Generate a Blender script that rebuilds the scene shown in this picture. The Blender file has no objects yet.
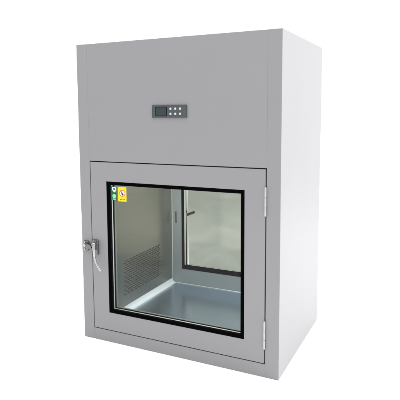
import bpy, bmesh, math
from mathutils import Vector, Matrix

scene = bpy.context.scene
COL = scene.collection
ROOT = Vector((0.4, 0.283, 0.0))
W, D, H = 0.8, 0.566, 1.1461

# ------------------------------------------------------------------ materials
def new_mat(name):
    m = bpy.data.materials.new(name)
    m.use_nodes = True
    nt = m.node_tree
    for n in list(nt.nodes):
        if n.type != 'OUTPUT_MATERIAL':
            nt.nodes.remove(n)
    return m, nt, nt.nodes['Material Output']

def node(nt, typ, **kw):
    n = nt.nodes.new(typ)
    for k, v in kw.items():
        if k in n.inputs:
            n.inputs[k].default_value = v
        else:
            setattr(n, k, v)
    return n

def principled(name, col, rough=0.4, metal=0.0, spec=0.5, bump=None, var=None, rvar=None, aniso=0.0):
    """bump / var / rvar = (scale vector, strength)"""
    m, nt, out = new_mat(name)
    b = nt.nodes.new('ShaderNodeBsdfPrincipled')
    b.inputs['Base Color'].default_value = (*col, 1)
    b.inputs['Roughness'].default_value = rough
    b.inputs['Metallic'].default_value = metal
    b.inputs['Specular IOR Level'].default_value = spec
    b.inputs['Anisotropic'].default_value = aniso
    nt.links.new(b.outputs[0], out.inputs[0])
    tc = nt.nodes.new('ShaderNodeTexCoord')
    def noise(sc, detail=4):
        mp = nt.nodes.new('ShaderNodeMapping')
        mp.inputs['Scale'].default_value = sc
        nt.links.new(tc.outputs['Object'], mp.inputs[0])
        n = node(nt, 'ShaderNodeTexNoise', Scale=1.0, Detail=detail)
        nt.links.new(mp.outputs[0], n.inputs['Vector'])
        return n
    if bump:
        n = noise(bump[0])
        bp = node(nt, 'ShaderNodeBump', Strength=bump[1], Distance=bump[2])
        nt.links.new(n.outputs['Fac'], bp.inputs['Height'])
        nt.links.new(bp.outputs[0], b.inputs['Normal'])
    if var:
        n = noise(var[0])
        mx = nt.nodes.new('ShaderNodeMix'); mx.data_type = 'RGBA'
        mx.inputs[6].default_value = (*[c * (1 - var[1]) for c in col], 1)
        mx.inputs[7].default_value = (*[min(1, c * (1 + var[1])) for c in col], 1)
        nt.links.new(n.outputs['Fac'], mx.inputs[0])
        nt.links.new(mx.outputs[2], b.inputs['Base Color'])
    if rvar:
        n = noise(rvar[0])
        mr = node(nt, 'ShaderNodeMapRange')
        mr.inputs[3].default_value = rough - rvar[1]
        mr.inputs[4].default_value = rough + rvar[1]
        nt.links.new(n.outputs['Fac'], mr.inputs[0])
        nt.links.new(mr.outputs[0], b.inputs['Roughness'])
    return m

def glass(name, tint, ior=1.3):
    m, nt, out = new_mat(name)
    tr = node(nt, 'ShaderNodeBsdfTransparent', Color=(*tint, 1))
    gl = node(nt, 'ShaderNodeBsdfGlossy', Roughness=0.02, Color=(1, 1, 1, 1))
    fr = node(nt, 'ShaderNodeFresnel', IOR=ior)
    mx = nt.nodes.new('ShaderNodeMixShader')
    nt.links.new(fr.outputs[0], mx.inputs[0])
    nt.links.new(tr.outputs[0], mx.inputs[1])
    nt.links.new(gl.outputs[0], mx.inputs[2])
    nt.links.new(mx.outputs[0], out.inputs[0])
    return m

PAINT = principled('powder_coat_grey', (0.214, 0.2125, 0.223), 0.44, 0, 0.4,
                   bump=((900, 900, 900), 0.12, 0.0004), var=((5, 5, 3), 0.025), rvar=((5, 5, 4), 0.02))
PAINT_IN = principled('inner_door_grey', (0.20, 0.22, 0.225), 0.32, 0, 0.5, var=((6, 6, 3), 0.05))
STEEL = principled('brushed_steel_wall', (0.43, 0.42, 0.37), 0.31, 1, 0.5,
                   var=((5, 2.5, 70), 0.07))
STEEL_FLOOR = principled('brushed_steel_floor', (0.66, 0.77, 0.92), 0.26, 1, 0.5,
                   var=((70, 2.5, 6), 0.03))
COVE = principled('pale_cove_highlight', (0.80, 0.83, 0.86), 0.42, 0.35, 0.5)  # pale half-matte colour carries the bright highlight along the steel cove
SEAM = principled('steel_seam', (0.46, 0.48, 0.48), 0.4, 0.6, 0.5)
CHROME = principled('chrome_latch', (0.42, 0.42, 0.42), 0.18, 1, 0.5, rvar=((60, 60, 60), 0.06))
CAST = principled('cast_latch_metal', (0.17, 0.17, 0.173), 0.32, 1, 0.5, var=((90, 90, 90), 0.2), bump=((400, 400, 400), 0.2, 0.0006))
HINGE = principled('bright_hinge_metal', (0.42, 0.42, 0.42), 0.4, 0.5, 0.5)
BLACK = principled('black_glass_border', (0.002, 0.002, 0.0025), 0.7, 0, 0.0)
BLACK2 = principled('black_window_seal', (0.003, 0.003, 0.0035), 0.7, 0, 0.0)
SPACER = principled('aluminium_spacer', (0.78, 0.79, 0.76), 0.42, 0.6, 0.5)
GASKET = principled('dark_door_gasket', (0.03, 0.03, 0.032), 0.8, 0, 0.1)
GLASS = glass('clear_green_glass', (0.975, 0.98, 0.968), 1.12)
GLASSB = glass('clear_back_glass', (0.98, 0.985, 0.975), 1.2)
PANEL = principled('display_housing_grey', (0.055, 0.061, 0.066), 0.5, 0, 0.3, var=((80, 80, 80), 0.06))
SCREEN = principled('unlit_display', (0.024, 0.038, 0.045), 0.25, 0, 0.2)
BUTTON = principled('white_button', (0.42, 0.45, 0.46), 0.4, 0, 0.5)
SGREEN = principled('sticker_green', (0.006, 0.10, 0.04), 0.5, 0, 0.2)
SYELLOW = principled('sticker_yellow', (0.60, 0.50, 0.015), 0.5, 0, 0.2)
SWHITE = principled('sticker_white', (0.70, 0.74, 0.72), 0.5, 0, 0.2)
SPALE = principled('sticker_pale_green', (0.22, 0.52, 0.30), 0.5, 0, 0.2)
SBLUE = principled('sticker_dark_blue', (0.03, 0.09, 0.16), 0.5, 0, 0.2)
SRED = principled('sticker_red', (0.42, 0.03, 0.02), 0.5, 0, 0.2)
SDARK = principled('sticker_black', (0.03, 0.015, 0.02), 0.5, 0, 0.2)
SLOT = principled('dark_vent_slot', (0.026, 0.025, 0.023), 0.7, 0, 0.2)
RODBLK = principled('black_lever', (0.012, 0.012, 0.012), 0.5, 0, 0.3)
GROUND = principled('white_studio_ground', (0.92, 0.92, 0.92), 0.9, 0, 0.1, var=((0.6, 0.6, 0.6), 0.01))

def view_tint_mat():
    m, nt, out = new_mat('milky_view_tint')  # streaky tint standing in for the view beyond the rear window
    tc = nt.nodes.new('ShaderNodeTexCoord')
    mp = nt.nodes.new('ShaderNodeMapping')
    mp.inputs['Rotation'].default_value = (0, math.radians(-24), 0)
    mp.inputs['Scale'].default_value = (2.4, 1, 8)
    nt.links.new(tc.outputs['Object'], mp.inputs[0])
    n = node(nt, 'ShaderNodeTexNoise', Scale=1.3, Detail=5, Roughness=0.5)
    n.inputs['Distortion'].default_value = 0.7
    nt.links.new(mp.outputs[0], n.inputs['Vector'])
    cr = nt.nodes.new('ShaderNodeValToRGB')
    cr.color_ramp.elements[0].position = 0.3
    cr.color_ramp.elements[0].color = (0.485, 0.498, 0.485, 1)
    cr.color_ramp.elements[1].position = 0.72
    cr.color_ramp.elements[1].color = (0.575, 0.582, 0.565, 1)
    nt.links.new(n.outputs['Fac'], cr.inputs[0])
    tr = nt.nodes.new('ShaderNodeBsdfTransparent')
    nt.links.new(cr.outputs[0], tr.inputs[0])
    df = node(nt, 'ShaderNodeBsdfDiffuse', Color=(0.25, 0.27, 0.24, 1))
    gl = node(nt, 'ShaderNodeBsdfGlossy', Roughness=0.15)
    bp = node(nt, 'ShaderNodeBump', Strength=0.4, Distance=0.004)
    nt.links.new(n.outputs['Fac'], bp.inputs['Height'])
    nt.links.new(bp.outputs[0], gl.inputs['Normal'])
    m1 = node(nt, 'ShaderNodeMixShader'); m1.inputs[0].default_value = 0.06
    nt.links.new(tr.outputs[0], m1.inputs[1]); nt.links.new(df.outputs[0], m1.inputs[2])
    m2 = node(nt, 'ShaderNodeMixShader'); m2.inputs[0].default_value = 0.015
    nt.links.new(m1.outputs[0], m2.inputs[1]); nt.links.new(gl.outputs[0], m2.inputs[2])
    nt.links.new(m2.outputs[0], out.inputs[0])
    return m
VIEW_TINT = view_tint_mat()

# ------------------------------------------------------------------ mesh helpers (world metres)
class MB:
    def __init__(s):
        s.bm = bmesh.new()
        s.mats = []
    def mi(s, m):
        if m not in s.mats: s.mats.append(m)
        return s.mats.index(m)
    def _merge(s, tmp, m, smooth=False):
        i = s.mi(m)
        for f in tmp.faces:
            f.material_index = i; f.smooth = smooth
        me = bpy.data.meshes.new('tmp'); tmp.to_mesh(me); tmp.free()
        s.bm.from_mesh(me); bpy.data.meshes.remove(me)
    def box(s, x0, x1, y0, y1, z0, z1, m, bev=0.0, seg=2):
        t = bmesh.new()
        bmesh.ops.create_cube(t, size=1)
        for v in t.verts:
            v.co = Vector((x0 + (v.co.x + .5) * (x1 - x0), y0 + (v.co.y + .5) * (y1 - y0), z0 + (v.co.z + .5) * (z1 - z0)))
        if bev: bmesh.ops.bevel(t, geom=t.edges[:], offset=bev, segments=seg, affect='EDGES', profile=0.5)
        s._merge(t, m); return s
    def prism(s, pts, axis, a0, a1, m, bev=0.0, smooth=False, seg=2):
        """pts: outline in the two other axes (in x,y,z order), extruded along axis from a0 to a1"""
        t = bmesh.new()
        def mk(p, a):
            if axis == 'z': return (p[0], p[1], a)
            if axis == 'y': return (p[0], a, p[1])
            return (a, p[0], p[1])
        lo = [t.verts.new(mk(p, a0)) for p in pts]
        hi = [t.verts.new(mk(p, a1)) for p in pts]
        t.faces.new(lo); t.faces.new(hi)
        n = len(pts)
        for i in range(n):
            t.faces.new((lo[i], lo[(i + 1) % n], hi[(i + 1) % n], hi[i]))
        bmesh.ops.recalc_face_normals(t, faces=t.faces)
        if bev: bmesh.ops.bevel(t, geom=t.edges[:], offset=bev, segments=seg, affect='EDGES', profile=0.5)
        s._merge(t, m, smooth); return s
    def ring(s, o, i, y0, y1, m, bev=0.0):
        """rectangular frame in xz: o, i = (x0,x1,z0,z1)"""
        t = bmesh.new()
        def loop(r, y): return [t.verts.new(c) for c in ((r[0], y, r[2]), (r[1], y, r[2]), (r[1], y, r[3]), (r[0], y, r[3]))]
        a, b, c, d = loop(o, y0), loop(i, y0), loop(o, y1), loop(i, y1)
        for k in range(4):
            n = (k + 1) % 4
            t.faces.new((a[k], a[n], b[n], b[k])); t.faces.new((c[k], d[k], d[n], c[n]))
            t.faces.new((a[k], c[k], c[n], a[n])); t.faces.new((b[k], b[n], d[n], d[k]))
        bmesh.ops.recalc_face_normals(t, faces=t.faces)
        if bev:
            es = [e for e in t.edges if not (abs(e.verts[0].co.y - e.verts[1].co.y) < 1e-6 and
                  ((e.verts[0] in a + c) != (e.verts[1] in a + c)))]
            bmesh.ops.bevel(t, geom=es, offset=bev, segments=2, affect='EDGES', profile=0.5)
        s._merge(t, m); return s
    def cyl(s, c, r, axis, h, m, seg=28, r2=None, bev=0.0):
        t = bmesh.new()
        bmesh.ops.create_cone(t, cap_ends=True, segments=seg, radius1=r, radius2=r if r2 is None else r2, depth=h)
        if bev:
            bmesh.ops.bevel(t, geom=[e for e in t.edges if abs(e.verts[0].co.z - e.verts[1].co.z) < 1e-6],
                            offset=bev, segments=2, affect='EDGES', profile=0.5)
        rot = {'z': Matrix(), 'y': Matrix.Rotation(math.radians(90), 4, 'X'), 'x': Matrix.Rotation(math.radians(90), 4, 'Y')}[axis]
        bmesh.ops.transform(t, matrix=Matrix.Translation(c) @ rot, verts=t.verts)
        s._merge(t, m, True); return s
    def tube(s, pts, rad, m, seg=14, sub=6, flat=1.0):
        """smooth tube through pts with per-point radii; flat squeezes it across y"""
        P = [Vector(p) for p in pts]
        path, rr = [], []
        for i in range(len(P) - 1):
            p0, p1, p2, p3 = P[max(i - 1, 0)], P[i], P[i + 1], P[min(i + 2, len(P) - 1)]
            for k in range(sub):
                u = k / sub
                path.append(0.5 * ((2 * p1) + (-p0 + p2) * u + (2 * p0 - 5 * p1 + 4 * p2 - p3) * u * u + (-p0 + 3 * p1 - 3 * p2 + p3) * u ** 3))
                rr.append(rad[i] + (rad[i + 1] - rad[i]) * u)
        path.append(P[-1]); rr.append(rad[-1])
        t = bmesh.new(); loops = []
        for i, p in enumerate(path):
            d = (path[min(i + 1, len(path) - 1)] - path[max(i - 1, 0)]).normalized()
            u = d.cross(Vector((0, 1, 0)))
            if u.length < 1e-4: u = Vector((1, 0, 0))
            u.normalize(); v = d.cross(u).normalized()
            loops.append([t.verts.new(p + u * math.cos(2 * math.pi * k / seg) * rr[i] + v * math.sin(2 * math.pi * k / seg) * rr[i] * flat) for k in range(seg)])
        for a, b in zip(loops, loops[1:]):
            for k in range(seg):
                t.faces.new((a[k], a[(k + 1) % seg], b[(k + 1) % seg], b[k]))
        for l, sgn in ((loops[0], -1), (loops[-1], 1)):
            c = sum((v.co for v in l), Vector()) / seg
            j = 0 if sgn < 0 else -1
            d = (path[1] - path[0]).normalized() * -1 if sgn < 0 else (path[-1] - path[-2]).normalized()
            cv = t.verts.new(c + d * rr[j] * 0.6)
            for k in range(seg):
                t.faces.new((l[k], l[(k + 1) % seg], cv))
        bmesh.ops.recalc_face_normals(t, faces=t.faces)
        s._merge(t, m, True); return s
    def build(s, name, parent):
        vs = [v.co for v in s.bm.verts]
        lo = Vector((min(v[i] for v in vs) for i in range(3))); hi = Vector((max(v[i] for v in vs) for i in range(3)))
        c = (lo + hi) / 2
        bmesh.ops.translate(s.bm, vec=-c, verts=s.bm.verts)
        me = bpy.data.meshes.new(name); s.bm.to_mesh(me); s.bm.free()
        for m in s.mats: me.materials.append(m)
        o = bpy.data.objects.new(name, me); COL.objects.link(o)
        if parent:
            o.parent = parent
            base = Vector()
            q = parent
            while q: base += q.location; q = q.parent
            o.location = c - base
        else:
            o.location = c
        return o

def arc(cx, cz, r, a0, a1, n):
    return [(cx + r * math.cos(math.radians(a0 + (a1 - a0) * i / n)), cz + r * math.sin(math.radians(a0 + (a1 - a0) * i / n))) for i in range(n + 1)]

# ------------------------------------------------------------------ the cabinet
box = bpy.data.objects.new('pass_box', None)
COL.objects.link(box)
box.location = ROOT
box['label'] = 'tall light grey steel pass box cabinet with a glazed front door and stainless chamber'
box['category'] = 'pass box'

# side panels: slabs folded round the front and the back edge
FL = 0.0475
def side_outline(sgn):
    x = (lambda v: v) if sgn > 0 else (lambda v: W - v)
    return [(x(0), 0), (x(FL), 0), (x(FL), 0.018), (x(0.018), 0.018), (x(0.018), D - 0.018), (x(FL), D - 0.018), (x(FL), D), (x(0), D)]
for sgn in (1, -1):
    MB().prism(side_outline(sgn), 'z', 0, H, PAINT, 0.0014, seg=3).build('side_panel', box)
MB().box(FL - .0003, W - FL + .0003, 0.0002, .0178, .7085, H - .0003, PAINT, 0.0007).build('front_panel', box)
MB().box(FL - .0003, W - FL + .0003, 0.0002, .0178, .0002, .0453, PAINT, 0.0007).build('bottom_rail', box)
MB().box(FL + .0008, W - FL - .0008, D - .018, D - .0004, .7085, H - .0005, PAINT, 0.001).build('rear_panel', box)
MB().box(FL + .0004, W - FL - .0004, D - .018, D - .0003, .0002, .0453, PAINT, 0.001).build('rear_rail', box)
MB().box(.0185, W - .0185, .0185, D - .0185, H - .018, H - .002, PAINT, 0.001).build('top_panel', box)
MB().box(.0185, W - .0185, .0185, D - .0185, .001, .018, PAINT, 0.001).build('base_panel', box)

# stainless chamber
XL, XR, ZF, ZC, Y0, Y1 = .118, .682, .082, .664, .0406, .5255
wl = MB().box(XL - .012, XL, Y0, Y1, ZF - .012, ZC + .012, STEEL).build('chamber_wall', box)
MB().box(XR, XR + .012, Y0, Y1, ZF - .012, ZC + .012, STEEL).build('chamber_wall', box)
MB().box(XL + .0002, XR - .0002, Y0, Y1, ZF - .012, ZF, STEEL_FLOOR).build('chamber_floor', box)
MB().box(XL + .0002, XR - .0002, Y0, Y1, ZC, ZC + .012, STEEL).build('chamber_ceiling', box)
R_ = .021
cl = [(XL + .0004, ZF + .0004)] + [(p[0], p[1]) for p in arc(XL + R_, ZF + R_, R_ - .0004, 180, 270, 10)]
MB().prism(cl, 'y', Y0 + .001, Y1 - .001, COVE).build('cove_strip', box)
cr_ = [(XR - .0004, ZF + .0004)] + [(p[0], p[1]) for p in arc(XR - R_, ZF + R_, R_ - .0004, 360, 270, 10)]
MB().prism(cr_, 'y', Y0 + .001, Y1 - .001, COVE).build('cove_strip', box)
r2 = .0035
MB().prism([(XL + .0004, Y1)] + arc(XL + r2, Y1 - r2, r2 - .0004, 180, 90, 6), 'z', ZF + .02, ZC, SEAM).build('cove_strip', box)
MB().prism([(Y1, ZF + .0004)] + arc(Y1 - r2, ZF + r2, r2 - .0004, 0, -90, 6), 'x', XL + R_, XR - R_, SEAM).build('cove_strip', box)

# ventilation slots in the left chamber wall
v = MB()
nrow, ncol = 16, 11
for r in range(nrow):
    z = .152 + (.140) * r / (nrow - 1)
    for c in range(ncol):
        y = .112 + .0265 * c + (.013 if r % 2 else 0)
        v.box(XL - .0005, XL + .0005, y, y + .0205, z - .0025, z + .0025, SLOT)
        v.prism([(XL + .0002, z + .0028), (XL + .0020, z + .0022), (XL + .0022, z + .0027), (XL + .0002, z + .0039)], 'y', y - .0003, y + .0208, STEEL)
v.build('vent_grille', wl)

# ---- a glazed door
def door_leaf(hole, y0, y1, mat):
    return MB().ring((.0507, .7491, .0485, .7048), hole, y0, y1, mat, 0.0009).build('door', box)
def inset(r, d): return (r[0] + d, r[1] - d, r[2] + d, r[3] - d)

HOLE = (.1224, .6771, .1189, .6329)
door = door_leaf(HOLE, -.0004, .040, PAINT)
MB().ring((.0476, .7524, .0454, .7084), (.0510, .7488, .0488, .7045), .010, .0178, GASKET).build('door_gasket', box)
IN = inset(HOLE, .013)
MB().ring(inset(HOLE, .0002), IN, .0006, .0150, BLACK, .0004).build('window_border', door)
MB().ring(inset(HOLE, .0002), inset(IN, -.0003), .0150, .0220, SPACER).build('glazing_spacer', door)
MB().ring(inset(HOLE, .0002), IN, .0220, .0300, BLACK2).build('window_seal', door)
MB().box(IN[0] - .0001, IN[1] + .0001, .0022, .0050, IN[2] - .0001, IN[3] + .0001, GLASS).build('glass_pane', door)
MB().box(IN[0] - .0001, IN[1] + .0001, .0300, .0328, IN[2] - .0001, IN[3] + .0001, GLASS).build('glass_pane', door)
MB().ring(inset(HOLE, .0002), inset(IN, .0005), .0328, .0395, PAINT_IN).build('glazing_bead', door)

# ---- stickers on the glass
def disc(mb, cx, cz, r, y, m, sx=1, sz=1, n=28, h=.00012):
    mb.prism([(cx + r * sx * math.cos(2 * math.pi * i / n), cz + r * sz * math.sin(2 * math.pi * i / n)) for i in range(n)], 'y', y - h, y, m)
g = MB()
gx0, gx1, gz0, gz1 = .1412, .1670, .5622, .6150
ys = .0021
g.box(gx0, gx1, ys - .0004, ys, gz0, gz1, SGREEN)
ya = ys - .0004
gc = .1565
g.prism([(gc - .0085, .6125), (gc + .0085, .6125), (gc + .009, .603), (gc + .006, .5965), (gc + .001, .5925), (gc - .004, .5965), (gc - .0085, .602)], 'y', ya - .00012, ya, SWHITE)
g.prism([(gc - .0055, .6085), (gc + .003, .6085), (gc + .0065, .606), (gc + .0055, .6015), (gc + .001, .6005), (gc - .0035, .604)], 'y', ya - .00024, ya - .00012, SBLUE)
disc(g, gc, .5785, .0082, ya, SPALE)
g.box(gc - .007, gc + .007, ya - .00012, ya, .5648, .5690, SPALE)
g.build('green_sticker', door)
yl = MB()
yx0, yx1, yz0, yz1 = .1735, .2112, .5602, .6150
yl.box(yx0, yx1, ys - .0004, ys, yz0, yz1, SYELLOW, )
yc = (yx0 + yx1) / 2 + .0005; zc = .5915
disc(yl, yc, zc, .0125, ya, SRED)
disc(yl, yc, zc, .0103, ya - .00012, SWHITE)
yl.prism([(yc - .0040, zc + .0060), (yc - .0015, zc + .0075), (yc + .0005, zc + .0030), (yc + .0040, zc + .0010), (yc + .0052, zc - .0045),
          (yc + .0030, zc - .0085), (yc - .0015, zc - .0085), (yc - .0035, zc - .0030)], 'y', ya - .0004, ya - .00024, SDARK)
yl.prism([(yc - .0082, zc + .0066), (yc - .0066, zc + .0082), (yc + .0082, zc - .0066), (yc + .0066, zc - .0082)], 'y', ya - .0005, ya - .0004, SRED)
for k, w in enumerate((.0030, .0022, .0034, .0026)):
    x = yc - .0105 + .0056 * k
    yl.box(x, x + w + .001, ya - .00012, ya, .5668, .5702, SRED)
yl.build('yellow_sticker', door)

# ---- latch: base plate, boss and lever on the door, catch on the post
lp = MB()
lp.box(.0545, .0815, -.008, .0, .3440, .4035, CAST, .003)
lp.box(.0585, .0790, -.016, -.007, .3640, .4005, CAST, .004)
lp.cyl((.0705, -.018, .3860), .0092, 'y', .012, CHROME, bev=.002)
lp.cyl((.0705, -.0255, .3860), .0050, 'y', .006, CAST, seg=6, bev=.0008)
for sz in (.3490, .3990):
    lp.cyl((.0640, -.0088, sz), .0030, 'y', .003, CHROME, bev=.0008)
lp.build('latch', door)
hd = MB()
hd.tube([(.0735, -.022, .3920), (.0770, -.027, .3780), (.0790, -.030, .3610), (.0805, -.030, .3450), (.0860, -.029, .3235), (.0965, -.029, .3040), (.1085, -.031, .2905)],
        [.0070, .0072, .0052, .0042, .0041, .0040, .0034], CHROME, flat=.75)
hd.build('latch_handle', door)
ct = MB()
ct.prism([(.0125, .3945), (.0325, .3945), (.0365, .3880), (.0365, .3640), (.0290, .3545), (.0125, .3570)], 'y', -.007, .0, CAST, .0016)
ct.prism([(.0230, .3890), (.0470, .3830), (.0560, .3760), (.0560, .3690), (.0440, .3650), (.0230, .3700)], 'y', -.017, -.006, CAST, .002)
ct.cyl((.0255, -.0180, .3800), .0062, 'y', .006, CHROME, bev=.0015)
for z in (.3885, .3615):
    ct.cyl((.0180, -.0078, z), .0032, 'y', .003, CHROME, bev=.0008)
ct.build('latch_catch', box)

# ---- hinges on the right of the door
for z0, z1 in ((.5522, .646), (.1009, .1956)):
    hb = MB()
    n = 3
    zz = [z0 + (z1 - z0) * k / n for k in range(n + 1)]
    for a, b in zip(zz, zz[1:]):
        hb.cyl((.7505, -.0036, (a + b) / 2), .0036, 'z', b - a - .0006, HINGE, bev=.0006)
    hb.cyl((.7505, -.0036, (z0 + z1) / 2), .0024, 'z', z1 - z0 + .003, HINGE)
    hb.build('hinge', box)

# ---- rear door
BH = (.169, .631, .1535, .600)
rear = door_leaf(BH, .526, D + .0004, PAINT_IN)
MB().ring((.0476, .7524, .0454, .7084), (.0510, .7488, .0488, .7045), D - .0178, D - .010, GASKET).build('door_gasket', box)
BI = inset(BH, .014)
BIF = (BI[0], BI[1], BI[2] + .0055, BI[3])
MB().ring(inset(BH, .0002), BIF, .5252, .5275, BLACK2, .0003).build('window_border', rear)
MB().ring(inset(BH, .0002), inset(BI, -.0003), .5275, .5440, SPACER).build('glazing_spacer', rear)
MB().ring(inset(BH, .0002), BI, .5440, .5530, BLACK2).build('window_seal', rear)
MB().box(BI[0] - .0001, BI[1] + .0001, .5280, .5300, BI[2] - .0001, BI[3] + .0001, GLASSB).build('glass_pane', rear)
MB().box(BI[0] - .0001, BI[1] + .0001, .5530, .5560, BI[2] - .0001, BI[3] + .0001, GLASSB).build('glass_pane', rear)
MB().ring(inset(BH, .0002), inset(BI, -.002), .5560, D, BLACK2).build('window_border', rear)
f = MB(); FI = inset(BI, .0055)
f.box(FI[0], FI[1], .5563, .5566, BI[2] + .0012, BI[3] - .004, VIEW_TINT)  # added sheet that dims the white backdrop to the tone of the view
f.build('view_tint_sheet', rear)
MB().box(.1375, .1425, .5245, .5262, .372, .427, SLOT, .0004).build('strike_slot', rear)
bl = MB()
bl.box(.100, .150, D, D + .010, .352, .418, CAST, .003)
bl.cyl((.128, D + .016, .386), .011, 'y', .018, CHROME, bev=.002)
bl.build('latch', rear)
MB().tube([(.128, D + .028, .386), (.155, D + .030, .3965), (.180, D + .029, .4070), (.203, D + .029, .4165)], [.007, .0068, .0062, .0058], RODBLK, flat=.8).build('latch_handle', rear)

# ---- control panel
px0, px1, pz0, pz1 = .3302, .4671, .8716, .9156
cp = MB().ring((px0, px1, pz0, pz1), inset((px0, px1, pz0, pz1), .0016), -.0045, .004, PANEL, .0008)
cp.box(px0 + .0012, px1 - .0012, -.0036, .003, pz0 + .0012, pz1 - .0012, PANEL)
cp = cp.build('control_panel', box)
pw, ph = px1 - px0, pz1 - pz0
sx0, sx1 = px0 + .105 * pw, px0 + .425 * pw
sz0, sz1 = pz0 + .16 * ph, pz0 + .83 * ph
MB().ring((sx0 - .0015, sx1 + .0015, sz0 - .0015, sz1 + .0015), (sx0, sx1, sz0, sz1), -.0044, -.003, BLACK2).box(sx0 - .0002, sx1 + .0002, -.0039, -.003, sz0 - .0002, sz1 + .0002, SCREEN).build('display', cp)
for fz in (.30, .70):
    for fx in (.545, .682, .820):
        bt = MB()
        bt.cyl((px0 + fx * pw, -.0046, pz1 - fz * ph), .0043, 'y', .0036, BUTTON, bev=.0012)
        bt.build('button', cp)

# ------------------------------------------------------------------ ground
gm = bmesh.new()
bmesh.ops.create_circle(gm, cap_ends=True, segments=96, radius=60)
me = bpy.data.meshes.new('ground'); gm.to_mesh(me); gm.free()
me.materials.append(GROUND)
go = bpy.data.objects.new('ground', me); COL.objects.link(go)
go.location = (0, 0, -.0005)
go['kind'] = 'structure'

# ------------------------------------------------------------------ light: white studio
wd = bpy.data.worlds.new('World'); scene.world = wd
wd.use_nodes = True
bg = wd.node_tree.nodes.get('Background') or wd.node_tree.nodes.new('ShaderNodeBackground')
bg.inputs[0].default_value = (1, 1, 1, 1)
bg.inputs[1].default_value = 1.25
def area(name, loc, target, sx, sy, power, col=(1, 1, 1)):
    l = bpy.data.lights.new(name, 'AREA'); l.shape = 'RECTANGLE'; l.size = sx; l.size_y = sy
    l.energy = power; l.color = col
    o = bpy.data.objects.new(name, l); COL.objects.link(o)
    o.location = loc
    o.rotation_euler = (Vector(target) - Vector(loc)).to_track_quat('-Z', 'Y').to_euler()
    return o
area('overhead_softbox', (0.4, -.2, 3.4), (0.4, -.2, 0), 4.5, 4.0, 140)
area('side_softbox', (3.3, 1.3, 1.15), (0.8, 0.3, 0.5), 2.4, 2.2, 132, (1, .985, .96))
area('chamber_fill', (0.42, .30, ZC - .006), (0.42, .30, 0), .40, .06, 3.5, (.92, .97, 1))  # unseen light added to brighten the chamber floor and coves

# ------------------------------------------------------------------ camera (solved from the corners)
F, CX, CY = 516.0236, 188.4133, 169.3036
cx, cy, cz, a, p, r = 1.2664, -1.5905, .8871, .464, -.1085, .0074
Rm = Matrix.Rotation(a, 3, 'Z') @ Matrix.Rotation(p, 3, 'X') @ Matrix.Rotation(r, 3, 'Y')
X, Y, Z = Rm.col[0], Rm.col[1], Rm.col[2]
cam = bpy.data.cameras.new('camera'); co = bpy.data.objects.new('camera', cam); COL.objects.link(co)
M = Matrix(((X[0], Z[0], -Y[0], cx), (X[1], Z[1], -Y[1], cy), (X[2], Z[2], -Y[2], cz), (0, 0, 0, 1)))
co.matrix_world = M
cam.sensor_width = 36; cam.lens = F / 400 * 36
cam.shift_x = (200 - CX) / 400; cam.shift_y = -(200 - CY) / 400
cam.clip_start = .05; cam.clip_end = 200
scene.camera = co

scene.view_settings.view_transform = 'Standard'
scene.view_settings.look = 'None'
scene.view_settings.exposure = 0
scene.view_settings.gamma = 1
scene.cycles.max_bounces = 14
scene.cycles.transparent_max_bounces = 24
scene.cycles.glossy_bounces = 8
